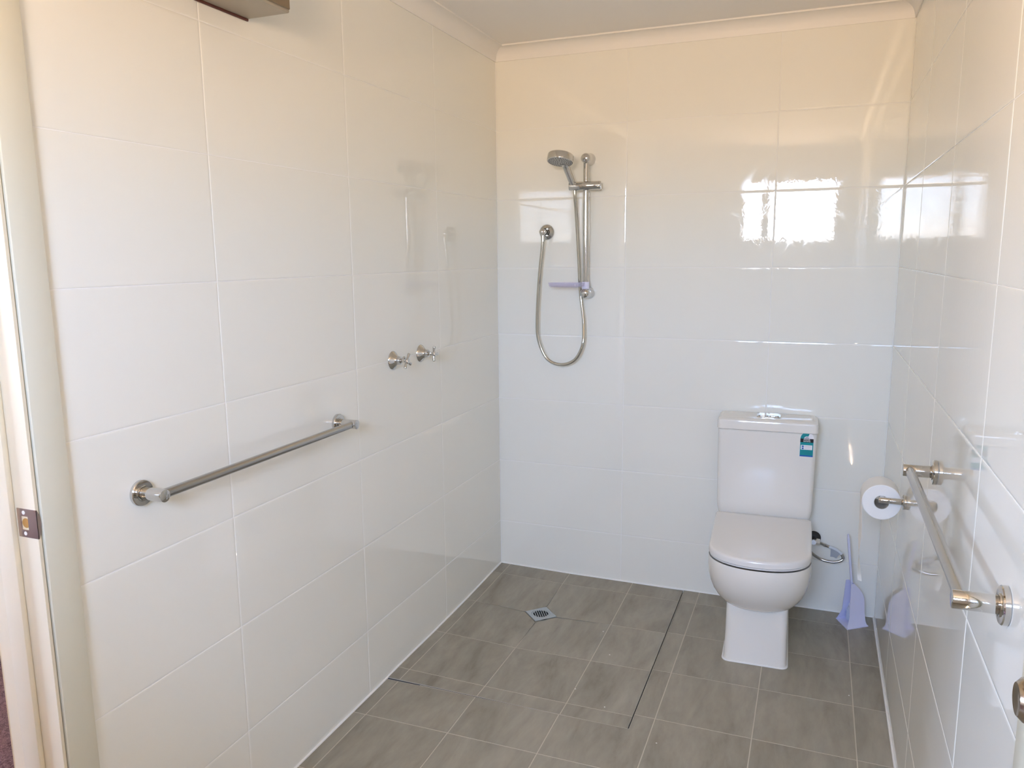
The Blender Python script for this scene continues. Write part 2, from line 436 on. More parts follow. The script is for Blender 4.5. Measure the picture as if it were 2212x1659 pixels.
NAVY = mat('navy_gap', (.006, .009, .028), .5)
P(lambda b: prism(b, [(.0005, SY-.0010), (.135, SY-.0010), (.135, SY-.0078), (.0005, SY-.0078)][::-1], -.03, -.0052), 'joint_shade_fill', NAVY, t5, smooth=False)
P(lambda b: prism(b, [(.135, SY-.0010), (SX+.0012, SY-.0010), (SX+.0012, SY-.0062), (.135, SY-.0062)][::-1], -.03, -.0052), 'joint_shade_fill', GAP, t5, smooth=False)
P(lambda b: prism(b, [(.135, SY-.0062), (SX+.0012, SY-.0062), (SX+.0012, SY-.0078), (.135, SY-.0078)][::-1], -.03, -.0030), 'joint_filler', ALU, t5, smooth=False)
# sealant along the foot of the walls
def bead(pts): return lambda b: tube(b, [Vector(p) for p in pts], .0044, 8)
struct(P(bead([(.0012, y, (zsh(0, y) if y > SY else zmn(0, y))+.001) for y in [-.002*k for k in range(1, 3)]+YS[1:]+[SY-.01, -1.5, -2.25]]), 'trim_6', SEAL))
struct(P(bead([(x, -.0012, (zsh(x, 0) if x < SX else zmn(x, 0))+.0005) for x in [.003]+XS[1:]+[.885, 1.2, 1.648]]), 'trim_7', SEAL))
struct(P(bead([(W-.0012, y, zmn(W, y)+.001) for y in [-.003, -.1143, -.8, -1.5, -2.2]]), 'trim_8', SEAL))

# ---- doorway in the left wall: lining, stop, architrave, strike plate
d1 = struct(bpy.data.objects.new('door_1', None), 'cream painted door frame at the end of the left wall'); C.objects.link(d1); d1.location = (0, D1[0], 0)
Mi = Matrix.Translation((0, -D1[0], 0))
def dpart(fn, name, m, parent=d1, **k):
    o = P(fn, name, m, None, **k); o.parent = parent; o.matrix_parent_inverse = Matrix.Translation(parent.location).inverted() if parent is d1 else Matrix(); return o
def lining(b):
    T = .02
    box(b, -WT-.006, .004, D1[0], D1[0]+T, 0, DH+T, .0015, 1); box(b, -WT-.006, .004, D1[1]-T, D1[1], 0, DH+T, .0015, 1)
    box(b, -WT-.006, .004, D1[1], D1[0], DH, DH+T, .0015, 1)
# the wall ends short of the lining so the boards sit in the opening
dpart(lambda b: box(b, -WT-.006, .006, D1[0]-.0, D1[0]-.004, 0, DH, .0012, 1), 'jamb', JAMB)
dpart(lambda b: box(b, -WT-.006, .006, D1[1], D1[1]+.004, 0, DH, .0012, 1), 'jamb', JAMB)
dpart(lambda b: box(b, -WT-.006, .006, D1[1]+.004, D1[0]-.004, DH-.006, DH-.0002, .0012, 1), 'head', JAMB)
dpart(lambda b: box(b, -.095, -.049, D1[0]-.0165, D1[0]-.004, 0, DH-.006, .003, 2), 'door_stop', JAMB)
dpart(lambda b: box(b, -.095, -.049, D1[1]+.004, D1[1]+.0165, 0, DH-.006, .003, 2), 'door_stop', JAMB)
A0, A1 = D1[0]+.070, D1[0]+.004
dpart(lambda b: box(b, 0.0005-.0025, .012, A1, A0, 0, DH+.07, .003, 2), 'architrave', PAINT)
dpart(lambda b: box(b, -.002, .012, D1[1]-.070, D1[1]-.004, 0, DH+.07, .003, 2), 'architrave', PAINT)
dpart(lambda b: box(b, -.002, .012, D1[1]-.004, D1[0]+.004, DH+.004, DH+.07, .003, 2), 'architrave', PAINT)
SPY = D1[0]-.0042; SPZ = .987
def strike(b):
    y0, y1 = SPY-.0014, SPY; x0, x1, z0, z1 = -.0445, .0005, SPZ-.0285, SPZ+.0285
    hx0, hx1, hz0, hz1 = -.034, -.0165, SPZ-.0135, SPZ+.0135
    box(b, x0, hx0, y0, y1, z0, z1); box(b, hx1, x1, y0, y1, z0, z1); box(b, hx0, hx1, y0, y1, hz1, z1); box(b, hx0, hx1, y0, y1, z0, hz0)
    # curved lip that wraps the room-side edge
    n = 14; R = [[], []]
    for k in range(n+1):
        t = -1+2*k/n; zz = SPZ+t*.0285; yy = SPY+.0072*(1-t*t)+.0004
        R[0].append((.0062, y0, zz)); R[1].append((.0062, yy, zz))
    V = [[b.verts.new(p) for p in r] for r in R]; V2 = [[b.verts.new((p[0]+.0012, p[1], p[2])) for p in r] for r in R]
    for k in range(n):
        b.faces.new((V2[0][k], V2[0][k+1], V2[1][k+1], V2[1][k])); b.faces.new((V[0][k], V[0][k+1], V[1][k+1], V[1][k]))
        b.faces.new((V[1][k], V[1][k+1], V2[1][k+1], V2[1][k]))
    box(b, x1, .0074, y0, y1, z0, z1)
sp_ = dpart(strike, 'strike_plate', BRASSY); sp_['label'] = 'bronze toned strike plate with latch hole'
dpart(lambda b: box(b, -.034, -.0165, SPY-.0004, SPY+.0001, SPZ-.0135, SPZ+.0135), 'latch_hole', mat('latch_cream', (.72, .62, .42), .6), sp_)
dpart(lambda b: cyl(b, (-.0235, SPY-.0003, SPZ), (-.0235, SPY-.0006, SPZ), .0098, seg=20), 'latch_recess', WOOD, sp_)
for dz in (-.0208, .0208):
    s_ = dpart(lambda b: lathe(b, (-.0265, SPY-.0014, SPZ+dz), (0, -1, 0), [(0, .0040), (.0006, .0038), (.001, .0024), (.001, 0)], 18), 'screw', mat('screw_white', (.82, .80, .74), .4), sp_)

# ---- closed door in the right wall, only its knob shows
d2 = struct(bpy.data.objects.new('door_2', None), 'painted door in the right wall with a nickel knob'); C.objects.link(d2); d2.location = (W, D2[0], 0)
def d2part(fn, name, m, par=None, **k):
    o = P(fn, name, m, None, **k); o.parent = par or d2
    if par is None: o.matrix_parent_inverse = Matrix.Translation(d2.location).inverted()
    return o
leaf = d2part(lambda b: box(b, W+.012, W+.047, D2[1]+.003, D2[0]-.003, .008, DH-.004, .001, 1), 'door_leaf', DOORM)
d2part(lambda b: box(b, W-.010, W+.001, D2[0]+.004, D2[0]+.068, 0, DH+.07, .003, 2), 'architrave', PAINT)
d2part(lambda b: box(b, W-.010, W+.001, D2[1]-.068, D2[1]-.004, 0, DH+.07, .003, 2), 'architrave', PAINT)
d2part(lambda b: box(b, W-.010, W+.001, D2[1]-.004, D2[0]+.004, DH+.004, DH+.07, .003, 2), 'architrave', PAINT)
KY, KZ = D2[0]-.080, .985
d2part(lambda b: lathe(b, (W+.012, KY, KZ), (-1, 0, 0), [(0, .032), (.005, .032), (.008, .028), (.010, .013), (.026, .0125), (.032, .020), (.040, .0262), (.048, .0268), (.055, .0245), (.0595, .020), (.061, .0185), (.0605, .015), (.059, .008), (.059, 0)], 40), 'door_knob', KNOBM)

# ---- window behind the viewer
FRM = mat('window_frame_white', (.82, .82, .80), .35)
def window(name, fn_map, x0, x1, z0, z1, mull):
    wn = struct(bpy.data.objects.new(name, None)); C.objects.link(wn)
    def bx(b, a0, a1, d0, d1, c0, c1):
        p, q = fn_map(a0, d0), fn_map(a1, d1)
        box(b, min(p[0], q[0]), max(p[0], q[0]), min(p[1], q[1]), max(p[1], q[1]), c0, c1)
    t = .03
    def fr(b):
        bx(b, x0, x1, .03, .09, z0, z0+t); bx(b, x0, x1, .03, .09, z1-t, z1)
        bx(b, x0, x0+t, .03, .09, z0+t, z1-t); bx(b, x1-t, x1, .03, .09, z0+t, z1-t)
        bx(b, mull-.035, mull+.035, .03, .09, z0+t, z1-t)
    P(fr, 'window_frame', FRM, wn, smooth=False)
    for a, c in ((x0+t, mull-.035), (mull+.035, x1-t)):
        P(lambda b: bx(b, a, c, .058, .062, z0+t, z1-t), 'pane', GLASS, wn, smooth=False)
    return wn
window('window_1', lambda a, d: (a, FRONT-d), WX0, WX1, WZ0, WZ1, .89)

# ---- hall beyond the left doorway
HX, HY0, HY1 = -2.6, -1.2, -4.4
struct(P(lambda b: box(b, HX, -.002, HY1, HY0, -.1, -.004), 'floor_hall', CARPET, smooth=False), 'purple brown carpet beyond the doorway')
HW = mat('hall_wall_paint', (.66, .63, .58), .6)
struct(P(lambda b: box(b, HX-.12, -WT, HY0, HY0+.1, -.1, CEIL), 'wall_hall_back', HW)); struct(P(lambda b: box(b, HX-.12, -WT, HY1-.1, HY1, -.1, CEIL), 'wall_hall_front', HW))
def hw(b):
    y0, y1, z0, z1 = -3.9, -3.1, 1.1, 1.9
    box(b, HX-.12, HX, HY1, HY0, -.1, z0); box(b, HX-.12, HX, HY1, HY0, z1, CEIL); box(b, HX-.12, HX, HY1, y0, z0, z1); box(b, HX-.12, HX, y1, HY0, z0, z1)
struct(P(hw, 'wall_hall_left', HW, smooth=False))
struct(P(lambda b: box(b, -WT-.02, -WT, FRONT, D1[1]-.08, 0, CEIL), 'wall_hall_right', HW)); struct(P(lambda b: box(b, -WT-.02, -WT, D1[0]+.08, HY0, 0, CEIL), 'wall_hall_side', HW))
struct(P(lambda b: box(b, HX-.12, -WT, HY1-.1, HY0+.1, CEIL, CEIL+.1), 'ceiling_hall', PLASTER))
window('fill_window', lambda a, d: (HX-d, a), -3.9, -3.1, 1.1, 1.9, -3.5)  # unseen window, added so the hall passes fill light through the doorway

# ------------------------------------------------------------------ toilet
TOI = thing('toilet', 'white ceramic close-coupled toilet with closed lid against the tiled wall', 'toilet', (1.203, 0, .0025), math.radians(1.8))
def dring(hwb, hwm, yb, yf, z, n=28, corner=.02, ex=2.25):
    """D-shaped plan: straight back at yb, sides to a rounded front at yf"""
    R = hwm; ym = yf+R*.86
    pts = [(-hwb+corner, yb), (hwb-corner, yb)]
    pts += [(hwb-corner+corner*math.sin(a), yb-corner+corner*math.cos(a)) for a in (math.pi/8, math.pi/4, 3*math.pi/8, math.pi/2)]
    for k in range(1, 4):
        t = k/4; pts.append((hwb+(hwm-hwb)*t, (yb-corner)*(1-t)+ym*t))
    for k in range(n+1):
        a = math.pi*k/n; c_, s_ = math.cos(a), math.sin(a)
        pts.append((R*math.copysign(abs(c_)**(2/ex), c_), ym-(ym-yf)*abs(s_)**(2/ex)))
    for k in range(3, 0, -1):
        t = k/4; pts.append((-(hwb+(hwm-hwb)*t), (yb-corner)*(1-t)+ym*t))
    pts += [(-(hwb-corner+corner*math.sin(a)), yb-corner+corner*math.cos(a)) for a in (math.pi/2, 3*math.pi/8, math.pi/4, math.pi/8)]
    return [(x, y, z) for x, y in pts]
def rrect(hw_, y0, y1, z, r, n=6):
    """rounded rectangle, y0 back > y1 front"""
    pts = []
    for cx, cy, a0 in ((hw_-r, y0-r, 0), (-hw_+r, y0-r, 90), (-hw_+r, y1+r, 180), (hw_-r, y1+r, 270)):
        for k in range(n+1):
            a = math.radians(a0+90*k/n); pts.append((cx+r*math.cos(a), cy+r*math.sin(a), z))
    return pts
def bowl(b):
    zs = [(.392, .170, .172, -.646), (.398, .174, .177, -.652), (.390, .1755, .1785, -.6545), (.36, .1755, .1785, -.654), (.33, .173, .176, -.649), (.30, .167, .170, -.638), (.27, .156, .160, -.621),
          (.245, .142, .147, -.601), (.222, .124, .131, -.577), (.204, .105, .115, -.549), (.192, .088, .100, -.522), (.186, .07, .08, -.49)]
    rings = [dring(a, c, -.135, yf, z, corner=.03) for z, a, c, yf in zs]
    loft(b, rings)
P(bowl, 'bowl', CERAMIC, TOI, ang=60)
def ped(b):
    rings = [rrect(.1105, -.012, -.552, 0, .022), rrect(.1105, -.012, -.551, .006, .022), rrect(.108, -.012, -.537, .10, .022), rrect(.1075, -.012, -.525, .20, .022), rrect(.112, -.012, -.50, .26, .022), rrect(.13, -.012, -.40, .385, .022)]
    loft(b, rings)
P(ped, 'pedestal', CERAMIC, TOI, ang=50)
def bead2(b):
    ring = [Vector((x*1.02, y-.0022 if y < -.3 else y, .0015)) for x, y, z in rrect(.1105, -.014, -.552, 0, .022)]
    # open at the wall: only sides and front
    pts = [p for p in ring if True]
    path = [p for p in pts if p.y < -.02]
    path.sort(key=lambda p: math.atan2(p.x, -(p.y+.25)))
    tube(b, path, .0040, 8)
P(bead2, 'sealant_bead', SEAL, TOI)
def seat(b):
    loft(b, [dring(.180, .1725, -.150, -.644, .400), dring(.1825, .175, -.150, -.647, .4015), dring(.1825, .175, -.150, -.647, .406), dring(.180, .1725, -.150, -.644, .4075)])
P(seat, 'seat', SEATM, TOI, ang=30)
def lid(b):
    loft(b, [dring(.1815, .174, -.140, -.6505, .4085), dring(.185, .1775, -.1385, -.654, .411), dring(.185, .1775, -.1385, -.6535, .424), dring(.1842, .1767, -.139, -.652, .430), dring(.182, .1745, -.141, -.649, .4335),
             dring(.178, .170, -.146, -.643, .4352), dring(.15, .14, -.17, -.61, .4358), dring(.06, .05, -.30, -.45, .4362)])
P(lid, 'lid', SEATM, TOI, ang=40)
def tankf(z): return -.146-(z-.44)*.0714
def tank(b):
    hw_ = .1865
    rings = [rrect(.13, -.012, -.125, .36, .018), rrect(.172, -.012, -.130, .41, .018), rrect(.1815, -.012, -.140, .450, .018), rrect(.1835, -.012, tankf(.470), .470, .018), rrect(.1838, -.012, tankf(.49), .49, .018), rrect(hw_, -.012, tankf(.785), .785, .018), rrect(hw_-.004, -.014, tankf(.785)+.004, .789, .018)]
    loft(b, rings)
P(tank, 'cistern', CERAMIC, TOI, ang=22)
def tlid(b):
    y1 = -.179
    rings = [rrect(.186, -.010, y1+.004, .7895, .018), rrect(.190, -.007, y1, .792, .019), rrect(.190, -.007, y1, .820, .019), rrect(.1885, -.008, y1+.002, .827, .019), rrect(.184, -.012, y1+.007, .8315, .019), rrect(.176, -.020, y1+.015, .8335, .019)]
    loft(b, rings)
P(tlid, 'cistern_lid', CERAMIC, TOI, ang=30)
def btn(b): loft(b, [rrect(.046, -.058, -.122, .8333, .012), rrect(.046, -.058, -.122, .8365, .012), rrect(.0445, -.0595, -.1205, .838, .012)])
fb_ = P(btn, 'flush_plate', CHROME, TOI, ang=30); fb_.location = (.004, 0, 0)
for sx in (-1, 1):
    def hb(b, sx=sx):
        loft(b, [[(p[0]+sx*.0205, p[1], p[2]) for p in rrect(.0190, -.063, -.117, .838, .008)], [(p[0]+sx*.0205, p[1], p[2]) for p in rrect(.0190, -.063, -.117, .8402, .008)], [(p[0]+sx*.0205, p[1], p[2]) for p in rrect(.0178, -.0642, -.1158, .8412, .008)]])
    P(hb, 'flush_button', CHROME, fb_, ang=30)
# rating label on the cistern
LBL = bpy.data.objects.new('rating_label', None); C.objects.link(LBL); LBL.parent = TOI; LBL['label'] = 'teal and black water rating sticker'
LC = (.150, .7325)
LBL.location = (LC[0], tankf(LC[1])-.0003, LC[1]); LBL.rotation_euler = (math.pi/2-math.atan(.0714)*-1, 0, math.radians(0))
def flat(poly, z0, z1): return lambda b: prism(b, poly, z0, z1)
def rc(x0, x1, y0, y1): return [(x0, y0), (x1, y0), (x1, y1), (x0, y1)]
hw2, yb, yt = .0250, -.0375, .0365
arch = [(hw2*math.cos(math.pi*k/24), yt+.0265*math.sin(math.pi*k/24)) for k in range(25)]
P(flat([(-hw2, yb)]+[(hw2, yb)]+arch, -.0001, .0003), 'label_backing', WHITE, LBL, smooth=False)
P(flat(rc(-hw2+.0008, hw2-.0008, yb+.001, yt-.014), .0003, .0005), 'label_panel', TEAL, LBL, smooth=False)
arc = [((hw2-.001)*math.cos(math.radians(a)), yt+.0255*math.sin(math.radians(a))) for a in range(66, 181, 6)]
arc += [(.0105*math.cos(math.radians(a)), yt+.0095*math.sin(math.radians(a))) for a in range(180, 65, -6)]
P(flat(arc, .0003, .0005), 'label_arc', TEAL, LBL, smooth=False)
P(flat([(.0075*math.cos(math.radians(a))+.0, yt+.001+.006*abs(math.sin(math.radians(a)))) for a in range(0, 181, 15)], .0003, .0005), 'label_crest', GREYP, LBL, smooth=False)
P(flat(rc(-hw2+.0008, hw2-.0008, yt-.0150, yt), .0005, .0007), 'label_band', BLACK, LBL, smooth=False)
P(flat(rc(-.0215, .0205, -.0085, .0105), .0005, .0007), 'label_box', WHITE, LBL, smooth=False)
for yy in (.0020, -.0065):
    P(flat(rc(-.0175, -.0105, yy, yy+.0062), .0007, .0009), 'label_square', BLUE, LBL, smooth=False)
    P(flat(rc(-.0080, .0175, yy+.0012, yy+.0026), .0007, .0009), 'label_line', GREYP, LBL, smooth=False)
DT = mat('dark_teal_print', (.0, .16, .18), .4)
for k, (a, c) in enumerate(((-.018, .019), (-.021, .012), (-.012, .021), (-.020, .016), (-.009, .018))):
    P(flat(rc(a, c, -.0135-.0032*k, -.0127-.0032*k), .0005, .0006), 'label_line', DT, LBL, smooth=False)
P(flat(rc(-hw2+.0008, hw2-.0008, yb+.001, yb+.0065), .0005, .0007), 'label_foot', BLUE, LBL, smooth=False)
def text_mesh(body, size, name, material, parent, loc):
    cu = bpy.data.curves.new('t', 'FONT'); cu.body = body; cu.size = size; cu.align_x = 'CENTER'; cu.align_y = 'CENTER'; cu.extrude = .0001; cu.offset = .00012
    o = bpy.data.objects.new('t', cu); C.objects.link(o); bpy.context.view_layer.update()
    me = bpy.data.meshes.new_from_object(o.evaluated_get(bpy.context.evaluated_depsgraph_get())); bpy.data.objects.remove(o)
    me.materials.clear(); me.materials.append(material)
    q = bpy.data.objects.new(name, me); C.objects.link(q); q.parent = parent; q.location = loc; return q
text_mesh('WATER', .0072, 'label_lettering', WHITE, LBL, (-.0005, yt-.0040, .0009))
text_mesh('RATING', .0072, 'label_lettering', WHITE, LBL, (0, yt-.0108, .0009))

# ---- stop valve and flexible hose beside the toilet
v = thing('stop_valve', 'small chrome stop valve on the wall behind the toilet', 'valve', (1.404, 0, .318))
P(lambda b: lathe(b, (0, -.0004, 0), (0, -1, 0), [(0, .028), (.003, .028), (.010, .020), (.014, .012), (.014, 0)], 32), 'flange', RUBBER, v)
P(lambda b: (cyl(b, (0, -.012, 0), (0, -.062, 0), .010), cyl(b, (-.012, -.05, 0), (.012, -.05, 0), .0085)), 'valve_body', CHROME, v)
P(lambda b: lathe(b, (.010, -.05, 0), (1, 0, -.06), [(0, .0135), (.014, .0135), (.014, .006)], 6), 'nut', NUT, v, smooth=False)
h = thing('water_hose', 'braided steel water hose looped beside the toilet', 'hose', (1.404, -.05, .318))
hp = spline([(.022, 0, -.001), (.036, -.008, -.004), (.055, -.016, -.008), (.082, -.022, -.015), (.105, -.025, -.030), (.113, -.027, -.048), (.100, -.030, -.060), (.070, -.033, -.066), (.030, -.03, -.060), (-.006, -.01, -.045), (-.03, 0, -.01), (-.045, .008, .05)], 10)
P(lambda b: tube(b, resample(hp, .0022), .0062, 10, .0006), 'braided_tube', STEEL, h)
P(lambda b: (cyl(b, hp[1], hp[12], .0066), cyl(b, hp[12], hp[16], .0075)), 'ferrule', CHROME, h)
P(lambda b: tube(b, hp[22:42], .0071, 10), 'paper_sleeve', mat('sleeve_paper', (.62, .66, .70), .7), h)
def flag(b):
    n = 8
    pts = [hp[24+2*k] for k in range(n)]
    A = [b.verts.new(p+Vector((0, -.0072, -.002))) for p in pts]; B = [b.verts.new(p+Vector((-.002*k, -.009, -.036+.002*k))) for k, p in enumerate(pts)]
    A2 = [b.verts.new(a.co+Vector((0, .0006, 0))) for a in A]; B2 = [b.verts.new(a.co+Vector((0, .0006, 0))) for a in B]
    for k in range(n-1):
        b.faces.new((A[k], A[k+1], B[k+1], B[k])); b.faces.new((A2[k], B2[k], B2[k+1], A2[k+1])); b.faces.new((B[k], B[k+1], B2[k+1], B2[k]))
P(flag, 'paper_tag', mat('tag_grey', (.36, .39, .43), .8), h)

# ------------------------------------------------------------------ rails
def towel_rail(name, label, x, s, ya, yb_, z):
    """s = +1 when the wall is on the left (rail projects to +x)"""
    t = thing(name, label, 'towel rail', (x, (ya+yb_)/2, z), 0)
    o = (ya+yb_)/2
    for y in (ya-o, yb_-o):
        P(lambda b: lathe(b, (s*.0003, y, 0), (s, 0, 0), [(0, .0280), (.001, .0290), (.008, .0290), (.0100, .0275), (.0102, .0180), (.0118, .0175), (.0122, .0145)], 40, True, False), 'flange', CHROME, t, ang=25)
        P(lambda b: cyl(b, (s*.0115, y, 0), (s*.0725, y, 0), .0142, bev=.0008), 'post', CHROME, t, ang=25)
    P(lambda b: cyl(b, (s*.0575, ya-o-.008, 0), (s*.0575, yb_-o+.008, 0), .0108, seg=32), 'bar', STEEL, t, ang=25)
    return t
towel_rail('towel_rail', 'long steel towel rail on the left wall below the shower taps', 0, 1, -1.325, -2.086, .977)
towel_rail('towel_rail', 'steel towel rail on the right wall beside the toilet roll', W, -1, -1.322, -2.070, .974)
ph = thing('toilet_roll_holder', 'chrome arm toilet roll holder on the right wall', 'holder', (W, -.789, .738))
P(lambda b: lathe(b, (-.0003, 0, 0), (-1, 0, 0), [(0, .0215), (.001, .0225), (.0075, .0225), (.009, .021), (.0092, .013), (.0105, .0125), (.0108, .0095)], 36, True, False), 'flange', CHROME, ph, ang=25)
P(lambda b: cyl(b, (-.0100, 0, 0), (-.0770, 0, 0), .0092, bev=.0008), 'post', CHROME, ph, ang=25)
P(lambda b: cyl(b, (-.066, .004, 0), (-.066, .128, 0), .0080, bev=.001), 'arm', CHROME, ph, ang=25)
RR = .0555
tr = thing('toilet_roll', 'white toilet roll with a loose tail hanging down', 'toilet roll', (W-.066, -.769, .738-.0135))
def roll(b):
    seg = 56
    prof = [(.0, .0215), (.0, RR-.002), (.0015, RR), (.1, RR), (.1, .0215)]
    u, v_, d = Vector((1, 0, 0)), Vector((0, 0, 1)), Vector((0, 1, 0)); rings = []
    for t, r in prof: rings.append([b.verts.new(d*t+(u*math.cos(2*math.pi*k/seg)+v_*math.sin(2*math.pi*k/seg))*r*(1+(.004*math.sin(3*k*.11) if r > .03 else 0))) for k in range(seg)])
    skin(b, rings); skin(b, [rings[-1], rings[0]])
P(roll, 'roll', PAPER, tr, ang=35)
def core(b):
    lathe(b, (0, .0005, 0), (0, 1, 0), [(0, .0213), (.099, .0213), (.099, .0203), (0, .0203), (0, .0213)], 36, False, False)
P(core, 'cardboard_core', mat('cardboard', (.45, .42, .36), .9), tr)
def tail(b):
    n = 26; F = []; B = []
    for k in range(n+1):
        t = k/n; z = .006-.285*t
        x = -RR-.0008+.010*t+.004*math.sin(t*7)*t
        wy0, wy1 = .001, .1
        taper = max(0, (t-.35)/.65); y0 = wy0+.046*taper; y1 = wy1-.052*taper
        tw = .006*math.sin(t*5)
        F.append((x+tw*t, y0, z)); B.append((x-tw*t, y1, z-.003*taper))
    th = .0006
    V = [[b.verts.new(Vector(p)+Vector((o_, 0, 0))) for p in L_] for o_ in (0, th) for L_ in (F, B)]
    for k in range(n):
        b.faces.new((V[0][k], V[0][k+1], V[1][k+1], V[1][k])); b.faces.new((V[2][k], V[3][k], V[3][k+1], V[2][k+1]))
        b.faces.new((V[0][k], V[2][k], V[2][k+1], V[0][k+1])); b.faces.new((V[1][k], V[1][k+1], V[3][k+1], V[3][k]))
    b.faces.new((V[0][0], V[1][0], V[3][0], V[2][0])); b.faces.new((V[0][n], V[2][n], V[3][n], V[1][n]))
P(tail, 'loose_tail', PAPER, tr)

# ------------------------------------------------------------------ toilet brush
bh = thing('brush_holder', 'lavender plastic toilet brush holder in the corner', 'brush holder', (1.545, -.150, zmn(1.5, -.1)))
dd = Vector((.80, .60, 0)); wd = Vector((-.415, .910, 0)); DP, OW = .1, .098
def hprof(t):
    """front and back of the side profile at height fraction t: (front, back) along the depth direction"""
    back = .100-.006*t
    if t < .12: back = .100-.010*(t/.12)**.6
    elif t > .55: back = .087-.050*((t-.55)/.45)**1.9
    else: back = .090-.003*(t-.12)/.43
    front = 0+.016*min(1, t/.25)+.006*t if True else 0
    return front, back
HZ = .178
def holder(b):
    th = .0022
    lev = [k/20 for k in range(21)]
    def inset(t): return .014*min(1, t/.3)**.8+.012*t
    def pt(f, wv, t): return dd*f+wd*wv+Vector((0, 0, HZ*t))
    def sheet(A, B):        # strip between two vertex rows
        for k in range(len(A)-1): b.faces.new((A[k], A[k+1], B[k+1], B[k]))
    # outer shell: side, back, side (open front), then the inner shell
    rows = []
    for off in (0, th):
        s1f = [b.verts.new(pt(hprof(t)[0], inset(t)+off, t)) for t in lev]; s1b = [b.verts.new(pt(hprof(t)[1]-off, inset(t)+off, t)) for t in lev]
        s2b = [b.verts.new(pt(hprof(t)[1]-off, OW-inset(t)-off, t)) for t in lev]; s2f = [b.verts.new(pt(hprof(t)[0], OW-inset(t)-off, t)) for t in lev]
        sheet(s1f, s1b); sheet(s1b, s2b); sheet(s2b, s2f); rows.append((s1f, s1b, s2b, s2f))
    a, c = rows
    sheet(a[0], c[0]); sheet(a[3], c[3])
    for i in range(3): b.faces.new((a[i][-1], a[i+1][-1], c[i+1][-1], c[i][-1]))
P(holder, 'shell', LAV, bh, ang=40)
def hbase(b):
    q = [dd*0, dd*DP, dd*DP+wd*OW, wd*OW]
    loft(b, [[p+Vector((0, 0, z)) for p in q] for z in (.0005, .004)])
P(hbase, 'tray', LAV, bh, smooth=False)
tb = thing('toilet_brush', 'lavender toilet brush standing in its holder', 'toilet brush', (1.545+.055*.8-.415*.049, -.150+.055*.6+.91*.049, .010))
top = Vector((1.530, -.085, .377))-Vector(tb.location)
def handle(b):
    n = 14; rings = []
    base = Vector((0, 0, .045)); ax = (top-base).normalized(); uu, vv, _ = frame(ax)
    for k in range(n+1):
        t = k/n; p = base.lerp(top, t); wv = .0055+.0040*t**1.5; tk = .0042+.0014*t
        if k == n: wv *= .6; tk *= .6
        rings.append([p+uu*(wv*math.cos(a*math.pi/8))+vv*(tk*math.sin(a*math.pi/8)) for a in range(16)])
    loft(b, rings)
P(handle, 'handle', LAV, tb)
def brist(b):
    prof = [(0, .004), (.004, .020)]
    for k in range(8): prof += [(.008+.008*k, .028 if k < 6 else .024-.004*(k-6)), (.012+.008*k, .022)]
    prof += [(.075, .006)]
    lathe(b, (0, 0, 0), (0, 0, 1), prof, 24)
P(brist, 'bristle_head', LAVD, tb, ang=80)

# ------------------------------------------------------------------ shower
RX, RY = .431, -.052
sr = thing('shower_rail', 'vertical chrome shower slide rail on the tiled wall', 'shower rail', (RX, 0, 1.30))
o0 = Vector((RX, 0, 1.30))
def L3(*p): return Vector(p)-o0
P(lambda b: cyl(b, L3(RX, RY, 1.322), L3(RX, RY, 1.893), .0126, seg=28), 'rail', CHROME, sr)
for z in (1.885, 1.320):
    def br(b, z=z):
        lathe(b, L3(RX, -.0004, z), (0, -1, 0), [(0, .0260), (.003, .0272), (.010, .0262), (.020, .0228), (.030, .0208), (.042, .0206), (.054, .0216), (.064, .0205), (.071, .0165), (.0748, .0095), (.0758, 0)], 36)
    P(br, 'bracket', CHROME, sr, ang=40)
SLZ = 1.772
sl = P(lambda b: cyl(b, L3(.363, -.074, SLZ-.001), L3(.490, -.058, SLZ), .0185, bev=.0012, seg=32), 'slider', CHROME, sr, ang=25)
P(lambda b: lathe(b, L3(.4902, -.058, SLZ), (1, .12, 0), [(0, .0182), (.004, .0180), (.007, .0165), (.0075, .013), (.0075, 0)], 32), 'slider_knob', CHROME, sl, ang=25)
HC = Vector((.352, -.165, 1.874))
hs = thing('hand_shower', 'round chrome hand shower held in the slider', 'hand shower', HC)
fn = Vector((-.04, -.27, -.96)).normalized()           # spray face direction
P(lambda b: lathe(b, -fn*.016, fn, [(-.004, 0), (-.004, .044), (-.003, .0505), (0, .0535), (.004, .0545), (.026, .0545), (.0285, .0535), (.0290, .0505)], 48, False, False), 'head', CHROME, hs, ang=30)
fp = P(lambda b: lathe(b, -fn*.016, fn, [(.024, 0), (.0285, .0002), (.0285, .0506), (.024, .0506)], 48, False, False), 'spray_face', GREYS, hs, ang=30)
uu, vv, _ = frame(fn)
def noz(b):
    for r, n in ((.010, 6), (.019, 10), (.028, 16), (.037, 20), (.0445, 26)):
        for k in range(n):
            a = 2*math.pi*k/n+r*90
            lathe(b, fn*.0120+uu*r*math.cos(a)+vv*r*math.sin(a), fn, [(0, .0018), (.0022, .0015), (.0026, 0)], 6, False, False)
nz = P(noz, 'spray_nozzles', mat('nozzle_grey', (.16, .16, .155), .5), fp); nz['kind'] = 'stuff'
hb0 = Vector((.383, -.071, 1.768))-HC; hb1 = Vector((.360, -.122, 1.855))-HC
hpth = spline([hb0, hb0.lerp(hb1, .3), hb0.lerp(hb1, .7)+Vector((0, .003, -.002)), hb1, hb1+Vector((-.003, -.018, .010))], 8)
P(lambda b: tube(b, hpth, lambda t: .0135+.0020*min(1, t*1.6), 20), 'handle', CHROME, hs)
sh = thing('shower_hose', 'flexible chrome shower hose hanging in a loop', 'shower hose', (.383, -.058, 1.752))
so = Vector((.383, -.058, 1.752))
